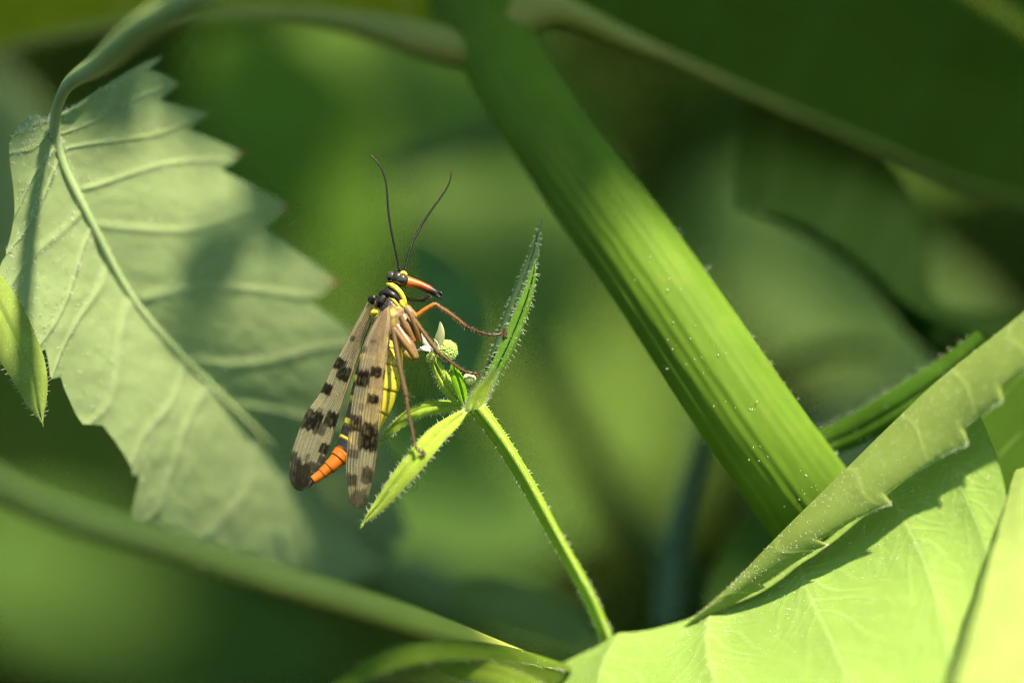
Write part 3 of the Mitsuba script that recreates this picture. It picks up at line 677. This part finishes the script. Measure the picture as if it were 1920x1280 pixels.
# thorax
ctl = [(744, 538, 0, 11), (738, 552, 0, 22), (734, 570, 0.05, 34), (735, 592, 0.1, 40), (738, 615, 0.1, 38), (733, 640, 0.15, 29), (724, 660, 0.1, 24)]
cp = np.array([[*P(*c[:3]), c[3] * K] for c in ctl])
cv = CubicSpline(np.linspace(0, 1, len(ctl)), cp, bc_type='natural')(np.linspace(0, 1, 90))
v, f, S, A = tube(cv[:, :3], cv[:, 3], 48)
v = v + trimesh.Trimesh(v, f, process=False).vertex_normals * (0.22 * (meshkit.fbm(v / 0.9 + 4, 3, 5) - 0.5))[:, None]


def thorax_colour(v):
    x, y = image_xy(v)
    C = TAN * (0.55 + 0.9 * meshkit.fbm(v / 0.45 + 2, 4, 3)[:, None])
    C = lerp(C, np.broadcast_to(BRN * 0.35, C.shape), 0.8 * np.exp(-((meshkit.fbm(v / 0.8 + 12, 2, 8) - 0.5) / 0.02) ** 2))
    dark = sstep(6, -4, (x - 731) + (y - 575) * 0.25) * sstep(600, 585, y)
    C = lerp(C, np.broadcast_to(BLK, C.shape), np.clip(dark + sstep(556, 548, y), 0, 1))
    for x0, y0, r0, c0, k in ((703, 585, 8, YEL, 0.9), (707, 568, 5, BRN, 0.9), (735, 585, 6, YEL, 0.95), (738, 603, 6, YEL * 0.8, 0.6), (752, 612, 5, YEL * 0.7, 0.5), (748, 598, 3, BLK, 0.9), (757, 603, 3, BLK, 0.9), (765, 596, 2.5, BLK, 0.8), (733, 566, 5, BLK, 0.9)):
        C = lerp(C, np.broadcast_to(c0, C.shape), k * np.exp(-(((x - x0) ** 2 + ((y - y0) * 0.8) ** 2) / r0 ** 2) ** 2))
    return C


src.append((v, f, thorax_colour(v)))


def lump(pts, hw, col, n=26, sides=16):
    p = spline(PP(pts), n)
    rad = np.interp(np.linspace(0, 1, n), np.linspace(0, 1, len(hw)), hw) * K
    v, f, S, A = tube(p, rad, sides)
    c = col(v, S) if callable(col) else np.asarray(col) * (0.85 + 0.3 * meshkit.fbm(v / 0.35 + 5, 3, 1)[:, None])
    src.append((v, f, c))


lump([(726, 533, -0.15), (738, 537, -0.75), (748, 546, -0.95), (755, 558, -0.85), (758, 572, -0.6), (757, 579, -0.4)], [3, 5, 5.5, 5.5, 5.5, 3], YEL * 1.1)
lump([(714, 551, -0.3), (728, 549, -1.0), (740, 556, -1.15), (749, 566, -1.0)], [5, 7, 7, 4], BLK)
lump([(728, 556, -1.0), (738, 563, -1.25), (744, 571, -1.25), (746, 577, -1.1)], [2, 3, 3, 2], YEL)
lump([(752, 563, -1.05), (754, 571, -1.05), (757, 578, -0.9)], [4, 5, 4], YEL * 1.05)
lump([(712, 575, -0.9), (716, 562, -1.1), (722, 556, -1.1)], [7, 9, 6], BLK)
lump([(699, 565, 0.1), (696, 562, 0.3), (703, 558, -0.2)], [6, 7, 5], BLK * 1.3)
lump([(706, 577, -0.6), (708, 568, -0.8), (711, 560, -0.7)], [4, 4, 3], BRN)
lump([(699, 588, -0.3), (704, 586, -0.75), (709, 584, -0.9)], [6, 7.5, 5], YEL * 0.95)
# hip joints
lump([(742, 608, -1.1), (756, 630, -1.5), (768, 648, -1.75), (780, 672, -1.7)], [8, 9, 9.5, 7], lambda v, S: np.array((0.17, 0.105, 0.05)) * (0.6 + 0.6 * meshkit.fbm(v / 0.2 + 5, 3, 1)[:, None]))
lump([(755, 592, -1.2), (766, 615, -1.5), (777, 640, -1.5)], [9, 10, 7], lambda v, S: lerp(TAN * 0.95, BRN * 1.0, S))
lump([(762, 578, -0.9), (772, 588, -1.0), (782, 594, -1.0)], [9, 8, 5.5], TAN * 1.1)
lump([(752, 650, 0.5), (764, 664, 0.4), (776, 672, 0.2)], [8, 8, 6], (0.22, 0.17, 0.05))
# head and snout
hd_ = trimesh.creation.icosphere(4, 1.0)
hv_ = hd_.vertices * [0.66, 0.70, 0.62] + P(746, 522, 0)
src.append((hv_, hd_.faces, np.broadcast_to(BLK * 1.2, hv_.shape)))
lump([(752, 512, -0.35), (758, 512, -0.4), (762, 516, -0.4)], [3.5, 4.2, 3], YEL)
lump([(757, 526, -0.1), (767, 529, -0.15), (780, 532, -0.15), (794, 537, -0.15), (806, 543, -0.15), (817, 549, -0.15), (825, 554, -0.15)], [11.5, 10.2, 8.4, 7.6, 7.8, 7.2, 5],
     lambda v, S: lerp(lerp((0.32, 0.095, 0.008), (0.19, 0.036, 0.006), sstep(0.2, 0.6, S)), BLK, np.clip(sstep(0.62, 0.80, S) + 0.75 * sstep(0.25, 0.6, S) * sstep(-0.05, 0.12, -(v[:, 2] - np.interp(v[:, 0], *np.array([P(757, 526), P(825, 552)])[:, [0, 2]].T))), 0, 1)), n=60)
lump([(818, 552, -0.3), (824, 557, -0.45), (829, 559, -0.4)], [2.2, 2.2, 1.4], BLK)
lump([(821, 547, -0.3), (828, 550, -0.4), (830, 555, -0.4)], [2.4, 2.4, 1.4], BLK)
# claspers at the tail
lump([(587, 899, -1.35), (581, 907, -1.45), (577, 917, -1.45)], [3, 2, 0.8], BLK * 2)
lump([(588, 902, -1.2), (583, 909, -1.2), (580, 914, -1.2)], [3, 2, 0.8], BLK * 2)


def weld(src, edge=None):
    allv = np.vstack([s[0] for s in src]); allc = np.vstack([np.broadcast_to(s[2], s[0].shape) for s in src])
    ms = []
    for v, f, _ in src:
        m = m3.Manifold(m3.Mesh(np.asarray(v, np.float32), np.asarray(f, np.uint32)))
        ms.append(m)
    u = m3.Manifold.batch_boolean(ms, m3.OpType.Add)
    if edge:
        u = u.refine_to_length(edge)
    o = u.to_mesh()
    v, f = np.array(o.vert_properties[:, :3], float), np.array(o.tri_verts)
    t = trimesh.Trimesh(v, f, process=True)
    d, i = cKDTree(allv).query(t.vertices, k=2)
    c = allc[i[:, 0]]
    return np.array(t.vertices), np.array(t.faces), c


bv, bf, bc = weld(src, 0.16)
add('body', bv, bf, 'chitin', bc, fly)
# short bristles of the body
rf = rng_of(101)
bt = trimesh.Trimesh(bv, bf, process=False)
pick = rf.choice(len(bv), 900, False)
x, y = image_xy(bv[pick])
pick = pick[((y < 585) & (rf.random(len(pick)) < 0.5)) | (rf.random(len(pick)) < 0.25)]
hv, hf = hairs(bv[pick], bt.vertex_normals[pick] + rf.normal(size=(len(pick), 3)) * 0.35, rf.uniform(0.1, 0.26, len(pick)), 0.014, sides=3)
add('hair', hv, hf, 'chitin', (0.05, 0.035, 0.02), fly + '__body', kind='stuff')
# eyes
for (x, y, d), rx, rz in (((754, 525, -0.42), 0.46, 0.48), ((734, 519, -0.15), 0.40, 0.44)):
    e = trimesh.creation.icosphere(4, 1.0)
    v = e.vertices * [rx, 0.42, rz] + P(x, y, d)
    facet = meshkit.noise(e.vertices * 16, 3)[:, None]
    add('eye', v, e.faces, 'gloss', lerp((0.012, 0.012, 0.010), (0.06, 0.05, 0.03), facet[:, 0] * sstep(-0.5, 0.8, e.vertices[:, 2])), fly)
# feelers, of many beads
for pts in ([(750, 507, -0.35), (742.6, 474, -0.6), (735, 438, -0.9), (729, 402, -1.1), (726, 364, -1.3), (722, 334, -1.4), (710, 307.5, -1.5), (695, 291, -1.5)],
            [(759, 509, -0.35), (765, 483, -0.3), (772, 459, -0.2), (787, 429, 0), (808, 395, 0.1), (832, 362, 0.2), (845, 334, 0.2), (846, 322, 0.2)]):
    p = spline(PP(pts), 420)
    s = np.linspace(0, 1, 420)
    rad = np.interp(s, [0, 0.02, 0.05, 0.6, 1], [2.8, 3.0, 2.3, 2.0, 1.3]) * K * (1 + 0.13 * np.sin(s * 2 * np.pi * 46))
    v, f, S, A = tube(p, rad, 8)
    add('feeler', v, f, 'chitin', BLK * 1.2, fly)


# legs
def leg(parts, seed, spurs=(), bristle=True, label=None):
    ls = []
    for pts, hw, col in parts:
        p = spline(PP(pts), 40)
        rad = np.interp(np.linspace(0, 1, 40), np.linspace(0, 1, len(hw)), hw) * K
        v, f, S, A = tube(p, rad, 14)
        ls.append((v, f, lerp(col[0], col[1], S) * (0.85 + 0.3 * meshkit.fbm(v / 0.3 + 5, 3, seed)[:, None])))
    v, f, c = weld(ls)
    key = add('leg', v, f, 'chitin', c, fly, label=label)
    rg = rng_of(seed)
    hb, hd, hl = [], [], []
    for pts, hw, col in parts[1:]:
        p = spline(PP(pts), 60)
        t, a, b = frames(p)
        for i in range(3, 58):
            for _ in range(2):
                q = rg.uniform(0, 2 * np.pi)
                o = a[i] * math.cos(q) + b[i] * math.sin(q)
                hb.append(p[i] + o * np.interp(i / 59, np.linspace(0, 1, len(hw)), hw) * K * 0.9); hd.append(o + 0.7 * t[i]); hl.append(rg.uniform(0.10, 0.30))
    for (x0, y0, d0), (x1, y1, d1) in spurs:
        a0, a1 = P(x0, y0, d0), P(x1, y1, d1)
        hb.append(a0); hd.append(a1 - a0); hl.append(np.linalg.norm(a1 - a0))
    hv, hf = hairs(hb, hd, hl, np.where(np.array(hl) > 0.3, 0.035, 0.019)[:, None, None], sides=4)
    add('bristle', hv, hf, 'chitin', (0.06, 0.035, 0.015), key, kind='stuff')


LT, DK = np.array((0.135, 0.088, 0.028)), np.array((0.035, 0.02, 0.011))
leg([([(780, 594, -1.0), (798, 580, -1.2), (815, 570, -1.3)], [5.0, 4.8, 4.2], ((0.36, 0.13, 0.014), (0.30, 0.10, 0.012))),
     ([(815, 569.5, -1.3), (843, 588, -1.0), (873, 612, -0.6)], [4.2, 4.0, 4.2], ((0.17, 0.09, 0.03), (0.08, 0.045, 0.02))),
     ([(873, 612, -0.6), (890, 619, -0.3), (903, 624, 0), (926, 628, 0.3), (944, 624.5, 0.5)], [3.4, 2.6, 2.8, 2.4, 2.2], (DK * 1.6, DK)),
     ([(942, 625, 0.5), (946, 627, 0.4), (947, 630, 0.5)], [2, 1.2, 0.5], (DK, DK)), ([(942, 625, 0.5), (945, 622, 0.6), (945.5, 619, 0.7)], [2, 1.2, 0.5], (DK, DK))],
    111, spurs=(((873, 611, -0.7), (882, 608, -1.0)), ((871, 614, -0.7), (870, 620, -0.9))), label='front leg with orange thigh, stretched to the upright leaf')
leg([([(788, 640, -1.6), (782, 618, -1.9), (768, 587, -2.0)], [5.2, 5.6, 4.2], ((0.22, 0.10, 0.02), (0.16, 0.09, 0.04))),
     ([(767.5, 586.5, -2.0), (795, 625, -2.0), (822, 662, -1.8)], [4.2, 3.9, 4.4], (LT, LT * 0.75)),
     ([(822, 662, -1.8), (840, 675, -1.5), (856, 687, -1.2), (877, 698, -0.9), (894, 700, -0.8)], [3.5, 3.0, 3.0, 2.6, 2.2], (LT * 0.65, DK * 1.5)),
     ([(892, 700, -0.8), (897, 702, -0.8), (898, 705, -0.8)], [2, 1.2, 0.5], (DK, DK))],
    112, spurs=(((823, 661, -1.9), (834, 659, -2.2)), ((820, 664, -1.9), (819, 671, -2.1))), label='middle leg reaching down to the whorl of leaves')
leg([([(778, 671, -1.9), (762, 648, -2.2), (738, 615, -2.2)], [5.6, 6.4, 4.6], ((0.17, 0.10, 0.025), (0.15, 0.085, 0.032))),
     ([(737, 615.5, -2.2), (744, 658, -2.4), (752, 700, -2.6), (761, 742, -2.8)], [4.6, 4.4, 4.2, 5.0], (LT * 0.9, LT * 0.55)),
     ([(761, 742, -2.8), (767, 780, -3.0), (775, 819, -3.3), (780, 838, -3.5), (791, 849, -3.6)], [3.8, 3.2, 2.9, 2.6, 2.2], (LT * 0.6, DK * 1.4)),
     ([(789, 848, -3.6), (793, 849, -3.6), (794, 852, -3.5)], [2, 1.2, 0.5], (DK, DK))],
    113, spurs=(((763, 741, -2.9), (781, 745, -3.0)), ((765, 742, -2.9), (774, 744.5, -2.8))), label='long hind leg standing on the front leaf')
leg([([(757, 557, 0.6), (772, 562, 0.7), (786, 563, 0.8)], [3.4, 3.0, 2.6], (BRN * 0.5, BRN * 0.3)),
     ([(786, 563, 0.8), (796, 561, 0.8), (806, 553, 0.7)], [2.8, 2.8, 2.2], (DK * 0.6, DK * 0.5))], 114, label='dark front leg of the far side under the snout')


# wings
def wing(left, right, spots, d_fun, seed, tint, label, nl=260, nw=90, opac=0.62, longi=9, dark_tip=None, name='wing', wash=(), lean=7):
    """left/right margins as plan points from base to tip; d_fun(s, t) is the depth."""
    Lc, Rc = spline(np.array(left, float) @ np.eye(2), nl), spline(np.array(right, float), nl)
    T = np.linspace(0, 1, nw)
    s = np.linspace(0, 1, nl)
    S, TT = np.meshgrid(s, T, indexing='ij')
    XY = Lc[:, None] * (1 - TT[..., None]) + Rc[:, None] * TT[..., None]
    pleat = 0.05 * np.sin(TT * 2 * np.pi * longi)
    dd = d_fun(S, TT) + pleat * sstep(0, 0.15, S)
    s_ = K * (D + dd) / D
    V = np.stack([(XY[..., 0] - 960) * s_, dd, -(XY[..., 1] - 640) * s_], -1)
    dark = np.zeros_like(S)
    wob = meshkit.fbm(V / 0.4 + 13, 3, seed) - 0.5
    streak = meshkit.noise(np.stack([TT * longi * 2.0 + 3, S * 9 + seed, 0 * S], -1), seed) - 0.5
    for x, y, rx, ry, tilt, k in spots:
        ca, sa = math.cos(math.radians(lean)), math.sin(math.radians(lean))
        ex, ey = XY[..., 0] - x, XY[..., 1] - y
        u, w = (ex * ca + ey * sa) / rx, (-ex * sa + ey * ca) / ry
        q = (u ** 8 + w ** 8) ** 0.125 + 0.32 * wob + 0.6 * streak
        dark = np.maximum(dark, k * sstep(1.38, 1.02, q))
    dark = dark * (0.86 + 0.4 * np.clip(0.5 + 2 * wob + streak, 0, 0.35))
    clear = np.asarray(tint) * mottle(V, 1.2, 0.2, seed)
    for x, y, rx, ry, cc in wash:
        clear = lerp(clear, np.broadcast_to(cc, clear.shape), 0.8 * np.exp(-(((XY[..., 0] - x) / rx) ** 2 + ((XY[..., 1] - y) / ry) ** 2)))
    C = lerp(clear, np.array((0.010, 0.006, 0.005)), dark)
    op = np.clip(opac + 0.36 * dark, 0, 0.98)
    key = add(name, V.reshape(-1, 3), grid_faces(nl, nw), 'membrane', C.reshape(-1, 3), fly, uv=np.stack([op.ravel(), 0 * op.ravel()], 1), label=label)
    # veins: margins, long veins that fork, cross veins
    rg = rng_of(seed + 1)
    lines = []

    def at(si, ti):
        i, j = np.clip(si, 0, 1) * (nl - 1), np.clip(ti, 0, 1) * (nw - 1)
        i0, j0 = np.minimum(i.astype(int), nl - 2), np.minimum(j.astype(int), nw - 2)
        fi, fj = (i - i0)[:, None], (j - j0)[:, None]
        return (V[i0, j0] * (1 - fi) + V[i0 + 1, j0] * fi) * (1 - fj) + (V[i0, j0 + 1] * (1 - fi) + V[i0 + 1, j0 + 1] * fi) * fj
    S1 = np.linspace(0.0, 0.995, 90)
    lines += [(at(S1, 0 * S1), 0.025, 0), (at(S1, 0 * S1 + 1), 0.035, 0)]
    pos = (np.arange(longi) + 0.55) / longi
    for p in pos:
        p0 = 0.5 + (p - 0.5) * 0.5
        tt = p0 + (p - p0) * sstep(0, 0.6, S1) + 0.012 * np.sin(S1 * 11 + p * 30)
        lines.append((at(S1, tt), 0.021, 0))
        if rg.random() < 0.75:
            st = rg.uniform(0.3, 0.6)
            S2 = np.linspace(st, 0.98, 50)
            lines.append((at(S2, np.interp(S2, S1, tt) + 0.5 / longi * sstep(st, st + 0.12, S2)), 0.012, 0))
    for _ in range(60):
        s0, p0 = rg.uniform(0.15, 0.95), rg.choice(pos)
        q = np.linspace(0, 1, 5)
        lines.append((at(s0 + 0.006 * q, p0 + q * rg.choice([0.5, 1.0]) / longi), 0.012, 1))
    parts = []
    for p, r0, kind in lines:
        v, f, S3, A = tube(p + np.array([0, -0.03, 0]), r0 * np.linspace(1.2, 0.6, len(p)), 6)
        parts.append((v, f, np.array((0.12, 0.078, 0.038)) if kind == 0 else np.array((0.06, 0.036, 0.018))))
    v, f, c = join(parts)
    _, ni = cKDTree(V.reshape(-1, 3)).query(v)
    c = lerp(c * (0.6 + 0.8 * meshkit.noise(v / 0.8 + 3, seed)[:, None]), np.broadcast_to((0.010, 0.006, 0.005), c.shape), np.clip(dark.ravel()[ni], 0, 1))
    add('vein_network', v, f, 'chitin', c, key, kind='stuff')


Ln = [(716, 584), (703, 603), (690, 628), (677, 670), (668, 715), (661, 750), (655, 800), (650.5, 845), (649, 882), (653, 917), (660, 945), (668, 954)]
Rn = [(729, 574), (732, 590), (731, 615), (726, 655), (720, 690), (714, 742), (707.5, 800), (701.5, 850), (693, 898), (683, 934), (676, 950), (671, 955)]
spn = [(684, 655, 3.5, 4.5, 0, 0.7), (678, 762, 4, 6, 0, 0.55), (704, 640, 2.5, 3, 0, 0.6), (676, 822, 5, 12, 0, 0.75), (706, 697, 10, 9, -75, 1), (681, 709, 11, 13, -20, 1), (700, 748, 9, 8, 0, 1), (668, 794, 11, 13, 0, 0.95), (691, 819, 13, 22, 0, 1), (662, 850, 9, 7, 0, 0.7), (659, 900, 9, 10, 0, 0.85), (687, 890, 8, 13, 10, 0.9), (672, 938, 14, 18, 0, 0.75), (697, 640, 3, 3, 0, 0.6)]
near_d = lambda S, T: -1.5 - 0.85 * np.sin(np.pi * np.clip(S, 0, 1) ** 0.8) - 0.5 * np.sin(np.pi * T) * (1 - 0.5 * S) + 0.9 * (1 - T) * (1 - S) * S * 2 + 0.5 * S
WARM = (0.54, 0.38, 0.20)
wing(Ln, Rn, spn, near_d, 121, (0.62, 0.55, 0.34), 'near front wing, clear brownish with black spots', opac=0.42, longi=9, wash=((716, 620, 22, 60, WARM), (706, 720, 9, 60, (0.56, 0.40, 0.18)), (697, 770, 8, 30, (0.52, 0.38, 0.18))))
shift = lambda pts, dx, dy: [(x + dx * i / (len(pts) - 1), y + dy * i / (len(pts) - 1)) for i, (x, y) in enumerate(pts)]
wing(shift(Ln, 10, -3), shift(Rn, 8, -2), [(x + 4, y + 4, rx * 0.9, ry * 0.9, a, k) for x, y, rx, ry, a, k in spn], lambda S, T: near_d(S, T) + 0.32, 123, (0.38, 0.36, 0.25), 'near hind wing under the front wing', opac=0.4, longi=7)
Lf = [(689, 566), (680, 583), (663, 614), (639, 660), (617, 703), (594, 746), (579, 766), (557.5, 816), (546.6, 850), (543, 881), (547, 908), (559, 920)]
Rf = [(703, 580), (697, 600), (685, 630), (670, 672), (655, 716), (643, 750), (632.5, 780), (620, 825), (608, 857), (596, 882), (580, 909), (566, 920)]
spf = [(600, 770, 5, 5, 0, 0.6), (575, 858, 4, 8, 0, 0.7), (604, 862, 7, 7, 0, 0.9), (634, 681, 12, 10, -50, 1), (643, 701, 11, 12, -20, 1), (613, 729, 9, 10, -30, 1), (586, 788, 16, 17, 35, 1), (601, 802, 9, 11, 0, 0.8), (622, 786, 12, 13, -10, 1), (608, 841, 8, 9, 0, 1), (562, 893, 19, 26, 10, 0.95), (590, 876, 10, 8, -40, 0.9), (549, 856, 5, 9, 0, 0.9), (661, 635, 4, 5, 0, 0.8)]
far_d = lambda S, T: 0.4 + 1.3 * S - 0.5 * np.sin(np.pi * T) * (1 - 0.4 * S) + 0.5 * (1 - T)
wing(Lf, Rf, spf, far_d, 125, (0.57, 0.54, 0.34), 'far front wing spread to the left, clear with black spots', lean=22, opac=0.40, longi=9)
wing(shift(Lf, 9, -5), shift(Rf, 4, -3), [(x + 5, y + 3, rx * 0.85, ry * 0.85, a, k) for x, y, rx, ry, a, k in spf], lambda S, T: far_d(S, T) + 0.35, 127, (0.36, 0.36, 0.25), 'far hind wing under the far front wing', lean=22, opac=0.35, longi=7)
